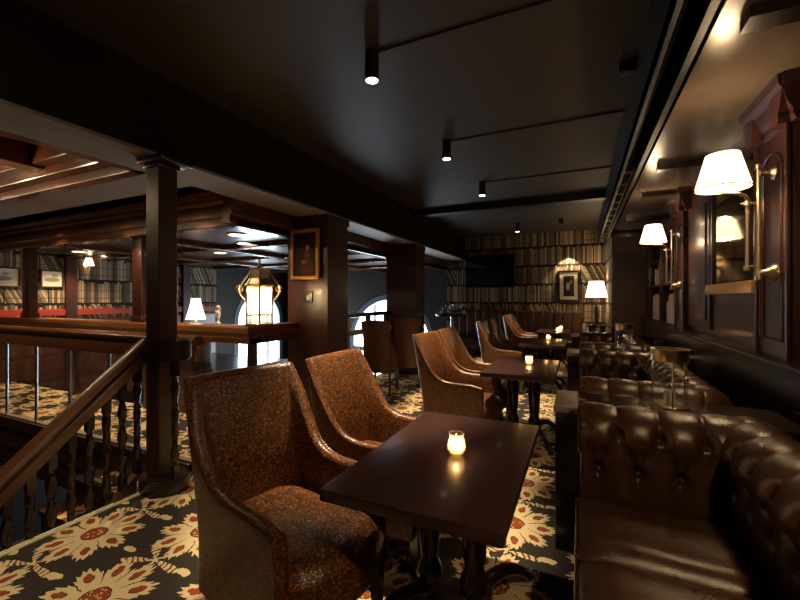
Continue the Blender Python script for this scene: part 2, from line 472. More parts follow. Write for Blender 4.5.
# coffers of the stairwell ceiling
b = MB()
SZ = 2.5
b.box(-9, -3.3, -1.5, 2.1, 2.86, 2.95)
for k, (ins, z) in enumerate(((0, 2.5), (.10, 2.58), (.2, 2.66))):
    w = .10
    b.box(-9 + ins, -3.3 - ins, 2.1 - ins - w, 2.1 - ins, z, z + .3, .01)
    b.box(-3.3 - ins - w, -3.3 - ins, -1.5, 2.1 - ins, z, z + .3, .01)
for xx in (-4.6, -5.9, -7.2): b.box(xx - .1, xx + .1, -1.5, 1.9, 2.64, 2.9, .012)
for yy in (.75,): b.box(-9, -3.4, yy - .1, yy + .1, 2.64, 2.9, .012)
for xx in (-3.95, -5.25, -6.55):
    for (yc, dd) in ((1.38, .36),): 
        b.box(xx - .42, xx + .42, yc - dd, yc + dd, 2.80, 2.9, .012); b.box(xx - .28, xx + .28, yc - .22, yc + .22, 2.75, 2.9, .012)
struct('ceiling', b, M['mahog_x'], smooth=False)

# columns
for cyy in (4.02, 6.88):
    b = MB(); b.box(-3.47, -2.845, cyy, cyy + .46, 0, 2.5); b.box(-3.49, -2.83, cyy - .02, cyy + .48, 2.40, 2.5, .008); b.box(-3.49, -2.83, cyy - .02, cyy + .48, 0, .16, .008)
    struct('column', b, M['mahog'])
# right-hand joinery
WXR = 1.35
struct('wall_right', bx(WXR, WXR + .15, -1.5, FY, -.2, 3.1), M['mahog'], smooth=False)
b = MB(); b.box(1.02, WXR, -1.5, 8.3, 0, 1.06); b.box(.99, WXR, -1.5, 8.3, 1.06, 1.09, .008)
struct('baseboard_right', b, M['dark'])
struct('wall_end', bx(.56, 1.5, 8.3, FY, -.2, 2.7), M['brownwall'], smooth=False)
struct('wall_end', bx(.545, .56, 8.32, FY, 0, 2.69), M['paper_y'], smooth=False)
b = MB(); b.box(.52, 1.34, 8.24, 8.30, 2.58, 2.695, .01); struct('trim_24', b, M['mahog_x'])
tn = 25
for p0 in (.48, 2.92, 5.37):
    p1 = p0 + .46
    b = MB(); b.box(1.08, WXR, p0, p1, 1.09, 2.70)
    # arched raised panel moulding on the front
    zb, zs, yc, hw = 1.2, 2.18, (p0 + p1) / 2, .15
    pts = [(1.075, yc - hw, zb), (1.075, yc - hw, zs)] + [(1.075, yc - hw * math.cos(PI * k / 12), zs + hw * math.sin(PI * k / 12)) for k in range(1, 12)] + [(1.075, yc + hw, zs), (1.075, yc + hw, zb), (1.075, yc - hw, zb)]
    b.tube(pts, .012, 8, cap=False)
    b.tube([(p[0], yc + (p[1] - yc) * .8, p[2] - .0) for p in pts], .006, 6, cap=False)
    # side fluting
    b.box(1.06, 1.09, p0, p0 + .035, 1.09, 2.5, .004); b.box(1.06, 1.09, p1 - .035, p1, 1.09, 2.5, .004)
    struct('trim_%d' % tn, b, M['mahog']); tn += 1
    b = MB()
    cp = [(0, 2.44), (.012, 2.47), (.012, 2.50), (.03, 2.53), (.045, 2.57), (.05, 2.60), (.075, 2.645), (.08, 2.70), (-.1, 2.70), (-.1, 2.44)]
    b.prism([(1.08 - p[0], p[1]) for p in cp], p0 - .06, p1 + .06, 'y')
    b.prism([(p0 - p[0], p[1]) for p in cp], 1.02, WXR, 'x'); b.prism([(p1 + p[0], p[1]) for p in cp], 1.02, WXR, 'x')
    struct('trim_%d' % tn, b, M['mahog'], smooth=False); tn += 1
b = MB(); b.prism([(WXR - p[0] * .8, p[1]) for p in cp], -1.5, 8.3, 'y'); struct('trim_%d' % tn, b, M['mahog_y'], smooth=False)
b = MB(); b.box(1.13, WXR, 3.38, 5.37, 1.09, 2.70); b.box(1.105, 1.14, 4.56, 5.34, 1.15, 2.45, .012); b.box(1.09, 1.12, 4.64, 5.26, 1.23, 2.37, .012)
struct('trim_50', b, M['mahog'])
# wall mirrors in the recesses
for k, (y0, y1, lab) in enumerate(((3.46, 4.46, 'tall dark mirror between the two lamps on the panelled right wall'),)):
    t = thing('wall_mirror', lab, 'mirror', (1.13, y0, 1.48))
    bx(-.012, 0, 0, y1 - y0, .1, 1.0).build('mirror_glass', M['mirror'], t, smooth=False)
    fm = MB(); fm.box(-.03, 0, -.04, 0, .08, 1.04, .006); fm.box(-.03, 0, y1 - y0, y1 - y0 + .04, .08, 1.04, .006); fm.box(-.03, 0, 0, y1 - y0, 1.0, 1.04, .006)
    fm.build('mirror_frame', M['mahog'], t)
    bx(-.07, 0, -.04, y1 - y0 + .04, .0, .09, .01).build('gilt_shelf', M['gold'], t)

# ------------------------------------------------------------------ stair, newel, balustrades
NX, NY = -2.91, 1.95
SL = .86                                       # slope of the flight
def railz(y): return 1.10 - SL * (1.85 - y)
hr = thing('stair_balustrade', 'dark timber stair balustrade with sloping handrail, turned balusters and a tall square newel', 'balustrade', (-3.0, 1.85, 0))
p = MB(); p.box(.015, .165, .025, .175, .11, 2.46, .005, 1); p.build('newel_shaft', M['mahog'], hr, smooth=False)
p = MB(); p.box(-.0, .18, .01, .19, 2.43, 2.455, .006); p.box(-.02, .27, -.03, .23, 2.455, 2.495, .008); p.build('newel_capital', M['dark'], hr)
pr = [(-.05, -.14), (.05, -.14), (.055, -.06), (.04, -.04), (.06, -.015), (.05, .02), (.02, .035), (-.02, .035), (-.05, .02), (-.06, -.015), (-.04, -.04), (-.055, -.06)]
g = MB(); rows = []
for k in range(9):
    y = 1.86 - k * .22
    rows.append([(q[0], y - 1.85, railz(y) + q[1]) for q in pr])
bb, V = g.grid(rows, closed_v=True); bb.faces.new(V[0]); bb.faces.new(V[-1][::-1]); bmesh.ops.recalc_face_normals(bb, faces=bb.faces)
g.merge(bb); g.build('rail', M['rail'], hr)
g = MB(); g.prism([(q[0] * .0 + .19 * math.cos(a) * 1.0 + .15, .15 * math.sin(a) + .10) for q, a in [((0, 0), 2 * PI * k / 28) for k in range(28)]], .985, 1.135, 'z', .012)
g.build('scroll', M['dark'], hr)
def baluster(zlow, zhigh):
    b = MB(); L = zhigh - zlow
    b.box(-.022, .022, -.022, .022, zlow, zlow + .10); b.box(-.022, .022, -.022, .022, zhigh - .12, zhigh)
    n = 44; pr_ = [(.012, zlow + .10)]
    za, zb = zlow + .10, zhigh - .12
    for i in range(n + 1):
        q = i / n
        r = .017 + .009 * abs(math.sin(q * PI * 3)) + (.006 if (q % .33) < .03 else 0)
        pr_.append((r, za + (zb - za) * q))
    # twisted: slightly lobed cross-section that turns with height
    b.lathe(pr_, 12, squash=lambda t, z: 1 + .20 * math.cos(2 * t + z * 38))
    return b
ys = [1.82 - .104 * k for k in range(11)]
for k, y in enumerate(ys):
    zh = railz(y) - .13; zl = zh - .80
    o = baluster(zl - (-.0), zh).build('baluster', M['dark'], hr); o.location = (0, y - 1.85, 0)
o = baluster(.1, .99).build('baluster', M['dark'], hr); o.location = (.27, .08, 0)
o = baluster(.1, .99).build('baluster', M['dark'], hr); o.location = (.02, .20, 0)
g = MB(); g.prism([(.19 * math.cos(2 * PI * k / 28) + .12, .16 * math.sin(2 * PI * k / 28) + .10) for k in range(28)], .0, .11, 'z', .012)
g.build('curtail_base', M['dark'], hr)
g = MB(); rows = []
for k in range(9):
    y = 1.80 - k * .22; z = railz(y) - .93
    rows.append([(q, y - 1.85, z + w) for q, w in ((-.03, -.34), (.03, -.34), (.03, .02), (-.03, .02))])
bb, V = g.grid(rows, closed_v=True); bb.faces.new(V[0]); bb.faces.new(V[-1][::-1]); bmesh.ops.recalc_face_normals(bb, faces=bb.faces)
g.merge(bb); g.build('string', M['stairwood'], hr, smooth=False)
st = thing('staircase', 'carpeted timber staircase going down on the left beside the sloping handrail', 'stairs', (-3.7, 2.2, -.2))
for k in range(12):
    y1 = 2.3 - .235 * k - 2.2; z = -.19 * k - .02
    bx(-.62, .62, y1 - .29, y1, z - .05, z, .012).build('tread', M['stairwood'], st)
    bx(-.60, .60, y1 - .30 + .26, y1 - .30 + .275, z - .05, z + .14).build('riser', M['mahog_x'], st)
    bx(-.36, .36, y1 - .292, y1 - .03, z, z + .008).build('runner', M['carpet'], st)
# floor edge nosing
b = MB(); b.box(FEDGE - .03, FEDGE + .005, -1.5, 1.83, -.16, .006)
struct('trim_40', b, M['stairwood'], smooth=False)
ns = MB()
for q in (0, .028): ns.box(FEDGE - .030 + q, FEDGE - .012 + q, -1.5, 1.83, .0, .010)
struct('trim_41', ns, M['nosing'], smooth=False)
b = MB(); b.box(-9, -3.05, 2.30, 2.35, -.6, .0); b.box(-9, -3.05, 2.27, 2.30, -.10, .02, .006); b.box(-9, -3.05, 2.28, 2.30, -.34, -.28, .006)
struct('trim_42', b, M['stairwood'], smooth=False)
struct('trim_43', bx(-9, -3.05, 2.31, 2.36, .0, .03), M['pewter'], smooth=False)
# glass balustrade along the landing
gb = thing('glass_balustrade', 'glass panelled landing balustrade with a thick brown timber top rail', 'balustrade', (-3.0, 2.33, 0))
rows = []
g = MB(); g.box(-6.0, .0, -.03, .03, .90, 1.03, .006); g.build('rail_board', M['railx'], gb)
g = MB(); rr = [(.06 * math.cos(2 * PI * k / 16), .045 * math.sin(2 * PI * k / 16)) for k in range(16)]
g.prism([(q[0], 1.075 + q[1]) for q in rr], -6.0, .0, 'x'); g.build('top_rail', M['mahog_x'], gb)
xs = [-.03, -.66, -1.29, -2.0, -2.7, -3.4, -4.1, -4.8, -5.5]
for a, c in zip(xs, xs[1:]): bx(c + .03, a - .03, -.006, .006, .04, .90).build('glass_panel', M['glass'], gb, smooth=False)
for a in xs[1:]: MB().tube([(a, 0, .03), (a, 0, .905)], .016, 10).build('steel_post', M['steel'], gb)

# counter around the atrium
ct = thing('balcony_counter', 'long moulded mahogany counter shelf wrapping the balcony corner', 'counter', (-3.3, 3.2, 0))
cp2 = [(0, .94), (.0, 1.0), (.012, 1.015), (.012, 1.06), (.03, 1.08), (.03, 1.12), (.02, 1.14), (-.2, 1.14), (-.2, .94)]
g = MB(); g.prism([(-p[0], p[1]) for p in cp2], -5.7, .0, 'x'); g.build('front_shelf', M['railx'], ct, smooth=False)
g = MB(); g.prism([(p[0] - .0, p[1]) for p in cp2], .001, .80, 'y'); g.build('side_shelf', M['mahog_y'], ct, smooth=False)
for xx in (-.06, -1.9, -3.6): bx(xx - .04, xx + .04, .06, .14, 0, .94, .006).build('support', M['mahog'], ct)
bx(-1.86, -1.0, .09, .11, .02, .94).build('timber_panel', M['stairwood'], ct, smooth=False)
for xx, w, lab in ((-5.3, .2, 'dark square timber post on the counter just left of the tall newel'), (-8.2, .22, 'thick dark timber post at the far left of the screen')):
    t = thing('screen_post', lab, 'post', (xx, 3.27, 1.14))
    bx(-w / 2, w / 2, -.06, .06, 0, CZ - 1.14, .01).build('shaft', M['mahog'], t); bx(-w / 2 - .02, w / 2 + .02, -.075, .075, 0, .08, .008).build('plinth', M['mahog'], t)

# lantern on the counter corner
ln = thing('brass_lantern', 'glowing six sided brass and glass lantern on the counter corner', 'lantern', (-3.40, 3.45, 1.14))
def hexpt(r, k): return (r * math.cos(PI / 3 * k + .26), r * math.sin(PI / 3 * k + .26))
RB = .16
g = MB(); g.lathe([(0, .0), (RB + .02, 0), (RB + .02, .02), (RB, .03), (0, .03)], 6, mat=Matrix.Rotation(.26, 4, 'Z')); g.build('base_plate', M['brass'], ln, smooth=False)
for k in range(6):
    x, y = hexpt(RB, k); MB().tube([(x, y, .02), (x, y, .45)], .011, 8).build('upright', M['brass'], ln)
M['lglass'] = glass('ribbed_lantern_glass', (.95, .93, .85), .1)
E.nt = M['lglass'].node_tree
_o = [n for n in E.nt.nodes if n.type == 'OUTPUT_MATERIAL'][0]; _src = _o.inputs[0].links[0].from_socket
_tr = node('ShaderNodeBsdfTranslucent'); _tr.inputs[0].default_value = (.95, .9, .8, 1); _mx = node('ShaderNodeMixShader'); _mx.inputs[0].default_value = .16
lk(_src, _mx.inputs[1]); lk(_tr.outputs[0], _mx.inputs[2]); lk(_mx.outputs[0], _o.inputs[0])
for k in range(6):
    a, c = hexpt(RB - .006, k), hexpt(RB - .006, k + 1)
    g = MB(); d = Vector((a[0] + c[0], a[1] + c[1])).normalized() * .004
    g.prism([a, c, (c[0] - d.x, c[1] - d.y), (a[0] - d.x, a[1] - d.y)], .03, .45, 'z'); g.build('glass_pane', M['lglass'], ln, smooth=False)
g = MB()
for z in (.12, .44):
    ring = [(*hexpt(RB, k), z) for k in range(7)]; g.tube(ring, .008, 6)
g.build('glazing_bar', M['brass'], ln)
g = MB(); g.lathe([(RB + .03, .45), (RB + .03, .465), (RB, .48), (.125, .54), (.115, .63), (.125, .64), (.125, .66), (.05, .67), (.02, .69), (.014, .76), (.022, .78), (0, .80)], 6, mat=Matrix.Rotation(.26, 4, 'Z')); g.build('roof', M['brass'], ln, smooth=False)
for k in range(6):
    x, y = hexpt(1, k)
    pts = [((RB + .02 + .085 * math.sin(q * 4.4) * (1 - .25 * q)) * x, (RB + .02 + .085 * math.sin(q * 4.4) * (1 - .25 * q)) * y, .28 + .38 * q) for q in [i / 14 for i in range(15)]]
    pts2 = [((RB + .09 + .035 * math.cos(a)) * x, (RB + .09 + .035 * math.cos(a)) * y, .42 + .035 * math.sin(a)) for a in [i * .5 for i in range(12)]]
    MB().tube(pts, .008, 6).tube(pts2, .007, 6).build('scroll', M['brass'], ln)
for k in range(2):
    a = 1.2 + PI * k
    bb_ = MB().lathe([(0, .16), (.018, .16), (.018, .26), (.026, .29), (.022, .34), (.008, .38), (0, .385)], 12, at=(.05 * math.cos(a), .05 * math.sin(a), 0)).build('bulb', M['bulb'], ln)
light('POINT', 'lantern_light', (-3.40, 3.45, 1.14 + .40), 12, WARM, .03)
# small silver ornament and bell lamp on / behind the counter
t = thing('silver_statuette', 'small silver statuette standing on the counter left of the lantern', 'ornament', (-3.95, 3.34, 1.14))
MB().lathe([(0, 0), (.035, 0), (.035, .015), (.012, .03), (.012, .07), (.022, .09), (.03, .13), (.02, .16), (.012, .175), (.02, .19), (.022, .21), (.012, .23), (0, .235)], 16).build('figure', M['silver'], t)
MB().tube([(-.045, 0, .155), (0, 0, .14), (.04, .0, .17), (.035, 0, .21)], .007, 6).build('arm', M['silver'], t)
def lamp_shade(mb, r0, r1, h, z0, n=48, th=.004):
    return mb.lathe([(r0, z0), (r1, z0 + h), (r1 - th, z0 + h), (r0 - th, z0), (r0, z0)], n)
sd = thing('plinth', 'dark plinth beyond the counter under the bell shaded lamp', 'plinth', (-6.95, 5.35, 0))
b = MB(); b.box(-.2, .2, -.2, .2, .06, .77, .01); b.build('body', M['dark'], sd); bx(-.23, .23, -.23, .23, .77, .80, .006).build('top', M['mahog'], sd); bx(-.22, .22, -.22, .22, 0, .06, .006).build('foot', M['dark'], sd)
t = thing('bell_lamp', 'lit cream bell shaped table lamp seen beyond the counter', 'lamp', (-6.95, 5.35, .80))
MB().lathe([(0, 0), (.09, 0), (.09, .02), (.03, .05), (.04, .12), (.02, .2), (.02, .28), (0, .28)], 20).build('base', M['brass'], t)
MB().lathe([(.18, .24), (.165, .30), (.135, .40), (.11, .50), (.09, .60), (.085, .66), (.08, .66), (.085, .60), (.105, .50), (.13, .40), (.16, .30), (.175, .24), (.18, .24)], 28, squash=lambda a, z: 1 + .03 * math.cos(14 * a)).build('lamp_shade', M['shade_far'], t)
light('POINT', 'bell_lamp_light', (-6.95, 5.35, 1.2), 6, WARM, .05)
# sconce and pictures on the book papered left wall
t = thing('wall_sconce', 'small lit candle sconce on the book papered wall at far left', 'wall light', (LX + .01, 4.45, 2.08))
bx(0, .02, -.04, .04, -.14, .1, .006).build('back_plate', M['brass'], t); MB().tube([(.02, 0, -.05), (.09, 0, -.08), (.12, 0, -.02), (.12, 0, .04)], .01, 8).build('arm', M['brass'], t)
MB().lathe([(.09, .03), (.05, .18), (.047, .18), (.087, .03), (.09, .03)], 20, at=(.12, 0, 0)).build('lamp_shade', M['shade'], t)
light('POINT', 'wall_sconce_light', (LX + .16, 4.45, 2.36), 22, WARM, .05)
def picture(name, label, w, h, loc, rz, fw, fmat, matw, inner, cat='picture'):
    """faces local -y"""
    t = thing(name, label, cat, loc, rz)
    g = MB(); d = .035
    for (a, b_, c, e) in ((-w / 2, w / 2, -h / 2, -h / 2 + fw), (-w / 2, w / 2, h / 2 - fw, h / 2), (-w / 2, -w / 2 + fw, -h / 2 + fw, h / 2 - fw), (w / 2 - fw, w / 2, -h / 2 + fw, h / 2 - fw)):
        g.box(a, b_, -d, 0, c, e, .006)
    g.build('frame', fmat, t)
    if matw: bx(-w / 2 + fw, w / 2 - fw, -.012, -.004, -h / 2 + fw, h / 2 - fw).build('mount', M['cream'], t, smooth=False)
    q = fw + matw
    bx(-w / 2 + q, w / 2 - q, -.016, -.006, -h / 2 + q, h / 2 - q).build('print', inner, t, smooth=False)
    return t
def blob_print(name, bg0, bg1, blobs):
    m, nt, b = newmat(name, .6, spec=.25)
    v, x, y, z = coords(); nz = noise(v, 14, 4)
    c = mixc(nz, bg0, bg1)
    for (u0, z0, ru, rz_, colr) in blobs:
        du = (x - u0 + (nz - .5) * .03) / ru; dz = (z - z0) / rz_
        k = E.op('SUBTRACT', 1.6, (du * du + dz * dz) * 1.6, clamp=True)
        c = mixc(k, c, colr)
    lk(c, b.inputs['Base Color']); return m
M['portrait'] = blob_print('old_portrait_painting', (.02, .01, .006), (.06, .028, .014), [(.02, -.17, .13, .14, (.14, .05, .02)), (.03, -.02, .055, .08, (.16, .07, .03)), (.035, .085, .032, .045, (.50, .28, .12)), (.035, .135, .036, .025, (.05, .02, .01)), (-.02, -.1, .05, .025, (.38, .2, .09))])
M['photo'] = blob_print('dark_photograph', (.012, .011, .009), (.05, .045, .035), [(-.02, -.0, .05, .11, (.5, .43, .32)), (.05, .1, .04, .06, (.35, .3, .2))])
M['sketch'] = blob_print('pale_drawing', (.6, .54, .42), (.7, .64, .5), [(0, -.02, .16, .05, (.25, .2, .15)), (.04, .06, .06, .04, (.35, .3, .22))])
picture('portrait_painting', 'gilt framed dark portrait of a seated woman on the near column', .44, .64, (-3.165, 4.0, 2.01), 0, .045, M['gold'], 0, M['portrait'], 'painting')
picture('framed_photograph', 'small black framed photograph with cream mount, spotlit on the far wall', .50, .76, (-.25, FY - .005, 1.76), 0, .05, M['frame'], .08, M['photo'])
picture('framed_drawing', 'pale framed drawing nearest the left edge of the photo, on book wallpaper', .5, .36, (LX + .01, 3.2, 1.82), PI / 2, .03, M['mahog'], .03, M['sketch'])
picture('framed_drawing', 'pale framed drawing left of the small sconce on book wallpaper', .36, .34, (LX + .01, 3.9, 1.82), PI / 2, .03, M['mahog'], .03, M['sketch'])
t = thing('picture_light', 'small spotlight above the framed photograph on the far wall', 'picture light', (-.25, FY - .01, 2.36))
MB().tube([(0, 0, 0), (0, -.10, .05), (0, -.16, .03)], .008, 8).build('arm', M['frame'], t); MB().tube([(-.05, -.16, .02), (.05, -.16, .02)], .025, 12).build('head', M['brass'], t)
light('SPOT', 'picture_light_beam', (-.25, FY - .20, 2.52), 65, (1, .75, .42), .02, (R(-24) * -1, 0, 0), spot_size=R(95), spot_blend=.6)
t = thing('light_switch', 'black switch plate with pale rocker below the gilt portrait', 'switch', (-3.13, 4.018, 1.47))
bx(-.06, .06, -.012, 0, -.075, .075, .004).build('plate', M['frame'], t); bx(-.025, .025, -.018, -.012, -.04, .02, .003).build('rocker', M['cream'], t)
# television
t = thing('television', 'large black flat screen television on the book papered far wall', 'television', (-2.17, FY - .03, 2.165))
bx(-.65, .65, -.05, 0, -.43, .43, .008).build('housing', M['frame'], t); bx(-.63, .63, -.053, -.049, -.41, .41).build('screen', M['screen'], t, smooth=False); bx(-.2, .2, 0, .03, -.2, .2).build('bracket', M['black'], t)

# ------------------------------------------------------------------ downlights
def can(loc, label, lit=True, L=.19, r=.047, power=470, spot=50, first=[None]):
    t = thing('ceiling_spotlight', label, 'ceiling light', loc, 0, 'black cylinder spotlights on the dark ceiling')
    MB().lathe([(0, 0), (r, 0), (r, -L), (r - .006, -L), (r - .008, -L + .02), (0, -L + .02)], 24).build('housing', M['black'], t)
    MB().lathe([(0, -L + .001), (r - .007, -L + .001), (r - .007, -L + .006), (0, -L + .006)], 24).build('lens', M['led'] if lit else M['frame'], t)
    if lit: light('SPOT', 'spotlight_beam', (loc[0], loc[1], loc[2] - L - .004), power, (1, .76, .48), .03, (0, 0, 0), spot_size=R(spot), spot_blend=.55)
    return t
can((-1.28, 2.32, 3.11), 'nearest black ceiling spotlight, lit, high at the top of the photo')
can((-1.28, 3.95, 3.11), 'second lit black spotlight back along the ceiling row')
can((-1.27, 5.55, 3.11), 'third lit black spotlight, just before the ceiling beam')
can((-1.25, 8.85, 3.11), 'farthest lit spotlight in front of the book papered wall', power=330)
can((-.36, 8.75, 3.11), 'unlit black spotlight beside the farthest lit one', lit=False, L=.11)
can((-2.42, .85, 3.11), 'added black spotlight, out of view, over the open carpet beside the stair head', power=120, spot=60)  # extra spotlight added out of view to light the carpet
for yy, lab in ((2.32, 'thin black conduit from the nearest spotlight to the ceiling channel'), (3.95, 'thin black conduit from the second spotlight to the ceiling channel'), (5.55, 'thin black conduit from the third spotlight to the ceiling channel')):
    tag(MB().tube([(-1.235, yy, 3.102), (.36, yy, 3.102)], .007, 8).build('ceiling_conduit', M['black']), lab, 'conduit')
tag(bx(.25, .36, 3.14, 3.22, 3.04, 3.105, .008).build('junction_box', M['black']), 'small black box fixed on the ceiling against the channel', 'junction box')
# recessed lights in the coffers
for k, (px, py_) in enumerate(((-4.2, 3.85), (-4.75, 4.5), (-5.45, 4.2), (-6.1, 5.2), (-8.3, 4.0), (-5.2, 6.7))):
    labs = ['coffer light nearest the hanging corner of the low ceiling', 'coffer light second behind the low ceiling corner', 'coffer light just right of the newel in the low ceiling', 'coffer light deep in the low ceiling right of the newel', 'coffer light above the framed drawings at far left', 'coffer light farthest back in the low ceiling']
    t = thing('recessed_light', labs[k], 'ceiling light', (px, py_, CZ + .05))
    g = MB(); g.lathe([(.13, 0), (.13, -.015), (.10, -.02), (.10, 0), (.13, 0)], 24); g.build('bezel', M['brass'], t)
    MB().lathe([(0, -.004), (.10, -.004), (.10, -.008), (0, -.008)], 24).build('diffuser', M['ledw'], t)
    light('SPOT', 'recessed_beam', (px, py_, CZ + .03), 160 if k == 4 else 55, (1, .7, .40), .08, spot_size=R(130), spot_blend=.6)

for k, (px, py_, lab) in enumerate(((-4.6, 1.38, 'round light in the coffered stairwell ceiling nearest the newel'), (-5.9, 1.38, 'round light in the middle coffer of the stairwell ceiling'), (-7.2, 1.38, 'round light in the far left coffer of the stairwell ceiling'))):
    t = thing('recessed_light', lab, 'ceiling light', (px, py_, 2.62))
    MB().lathe([(0, .04), (.06, .04), (.06, 0), (.05, -.01), (.04, 0), (0, 0)], 20).build('bezel', M['brass'], t); MB().lathe([(0, -.002), (.04, -.002), (.04, -.006), (0, -.006)], 20).build('diffuser', M['ledw'], t)
    light('POINT', 'stairwell_lamp', (px, py_, 2.57), 12, (1, .7, .40), .05)
for k, (px, py_, lab) in enumerate(((-3.9, 2.78, 'added dark downlight, out of view, over the landing carpet behind the newel'), (-5.3, 2.78, 'added dark downlight, out of view, over the landing carpet, middle'), (-6.9, 2.78, 'added dark downlight, out of view, over the landing carpet, far left'))):  # unseen downlights, added to brighten the landing
    t = thing('ceiling_spotlight', lab, 'ceiling light', (px, py_, 3.0))
    MB().lathe([(0, 0), (.047, 0), (.047, -.19), (.04, -.19), (.038, -.17), (0, -.17)], 20).build('housing', M['black'], t); MB().lathe([(0, -.176), (.036, -.176), (.036, -.172), (0, -.172)], 20).build('lens', M['led'], t)
    light('SPOT', 'spotlight_beam', (px, py_, 2.80), 120, (1, .68, .36), .03, spot_size=R(75), spot_blend=.5)

# ------------------------------------------------------------------ lamps on the right wall
def sconce(oy, label, k=1.0):
    t = thing('wall_lamp', label, 'wall lamp', (1.06, 3.05 + oy, 1.44))
    MB().lathe([(0, 0), (.045, 0), (.045, .012), (.03, .02), (.018, .035), (.018, .075), (0, .075)], 20, at=(0, 0, .76), mat=Matrix.Rotation(-PI / 2, 4, 'Y')).build('upper_bracket', M['brass'], t)
    MB().lathe([(0, 0), (.055, 0), (.055, .012), (.04, .03), (.022, .05), (.018, .08), (0, .08)], 20, at=(0, 0, .16), mat=Matrix.Rotation(-PI / 2, 4, 'Y')).build('lower_bracket', M['brass'], t)
    g = MB().tube([(-.08, 0, .13), (-.08, 0, .80)], .011, 12); g.lathe([(0, -.02), (.018, -.012), (.018, .012), (0, .03)], 14, at=(-.08, 0, .80)); g.lathe([(0, -.03), (.02, -.012), (.02, .012), (0, .02)], 14, at=(-.08, 0, .13)); g.build('wall_rod', M['brass'], t)
    g = MB().tube([(-.13, .01, .20), (-.13, .01, .60)], .010, 12)
    for z in (.19, .585): g.lathe([(0, -.022), (.018, -.012), (.018, .012), (0, .02)], 14, at=(-.13, .01, z))
    g.tube([(-.08, 0, .585), (-.16, .015, .585)], .008, 8); g.tube([(-.08, 0, .20), (-.13, .01, .20)], .008, 8)
    g.build('swing_rod', M['brass'], t)
    pts = [(-.13, .01, .55), (-.13, .0, .605), (-.15, -.02, .63), (-.19, -.05, .638), (-.28, -.10, .638), (-.28, -.10, .70)]
    MB().tube(pts, .010, 10).build('arm', M['brass'], t)
    o = lamp_shade(MB(), .138, .084, .205, 0, 64).build('lamp_shade', M['shade'], t); o.location = (-.28, -.10, .665)
    o2 = MB().lathe([(0, 0), (.02, 0), (.03, .04), (.025, .08), (0, .10)], 14).build('bulb', M['bulb'], t); o2.location = (-.27, -.10, .70)
    MB().tube([(.136 * math.cos(q), .136 * math.sin(q), 0) for q in [2 * PI * k / 40 for k in range(41)]], .004, 6).build('trim', M['brass'], o)
    w = (1.06 - .27, 3.05 + oy - .10, 1.44)
    light('POINT', 'wall_lamp_up', (w[0], w[1], w[2] + .86), 5 * k, WARM, .05)
    light('POINT', 'wall_lamp_down', (w[0], w[1], w[2] + .695), 9 * k, WARM, .05)
    return t
sconce(0, 'nearest brass swing arm wall lamp with a lit pleated shade')
sconce(-2.45, 'added brass wall lamp, unseen beside the camera, above the near end of the nearest sofa', 4.0)  # added lamp outside the view, boosted to light the nearest sofa
sconce(2.45, 'second brass wall lamp further along the panelled wall, shade lit')

# recessed bookcase past the second lamp
bc = thing('bookcase', 'dark recessed bookcase on the right wall past the second lamp', 'bookcase', (1.10, 5.9, 1.09))
bx(.02, .24, 0, 2.3, 0, .02).build('shelf', M['mahog_y'], bc); bx(.02, .24, 0, 2.3, .55, .58).build('shelf', M['mahog_y'], bc); bx(.02, .24, 0, 2.3, .93, .96).build('shelf', M['mahog_y'], bc)
for y in (0, 1.14, 2.26): bx(0, .24, y, y + .04, 0, 1.3, .005).build('upright', M['mahog'], bc)
random.seed(4)
bm_cols = [plain('book_cloth_gilt', (.50, .21, .05), .5, var=.3, scale=50), plain('book_cloth_rust', (.36, .12, .035), .5, var=.3, scale=50), plain('book_cloth_tan', (.30, .19, .09), .6, var=.3, scale=50)]
sides = ['near', 'far']
def book(y, z, th, h, d, mat, label):
    t = thing('book', label, 'book', (1.12, y, z), 0, 'leather bound books in the recessed bookcase')
    g = MB(); g.box(.0, d, -.0, .003, 0, h); g.box(0, d, th - .003, th, 0, h); g.prism([(0, 0), (.004 - .012, th * .25), (-.012, th * .5), (-.008, th * .75), (0, th), (.004, th), (.004, 0)], 0, h, 'z')
    g.build('cover', mat, t, smooth=False); bx(.006, d - .006, .003, th - .003, .006, h - .006).build('pages', M['cream'], t, smooth=False)
ordn = ['first', 'second', 'third', 'fourth', 'fifth', 'sixth', 'seventh', 'eighth', 'ninth', 'tenth', 'eleventh', 'twelfth', 'thirteenth', 'fourteenth']
for si, (sh, z0, ystart, cnt) in enumerate((('lower shelf of the bookcase, near bay', 1.111, 5.96, 13), ('lower shelf of the bookcase, far bay', 1.111, 7.10, 13), ('middle shelf of the bookcase, far bay', 1.671, 7.10, 9))):
    y = ystart
    for k in range(cnt):
        th = random.uniform(.035, .06); h = random.uniform(.28, .42) if si < 2 else random.uniform(.2, .3)
        mi = random.randrange(3)
        book(y, z0, th, h, .17, bm_cols[mi], '%s book from the left on the %s' % (ordn[k], sh)); y += th + .002
t = thing('storage_jar', 'round glass jar on the middle shelf of the recessed bookcase', 'jar', (1.22, 6.6, 1.671))
MB().lathe([(0, 0), (.08, 0), (.085, .02), (.085, .15), (.06, .18), (.06, .2), (.055, .2), (.055, .17), (.075, .14), (.075, .01), (0, .01)], 24).build('body', M['lglass'], t); MB().lathe([(0, .2), (.065, .2), (.065, .22), (.015, .23), (.018, .25), (0, .26)], 20).build('lid', M['brass'], t)

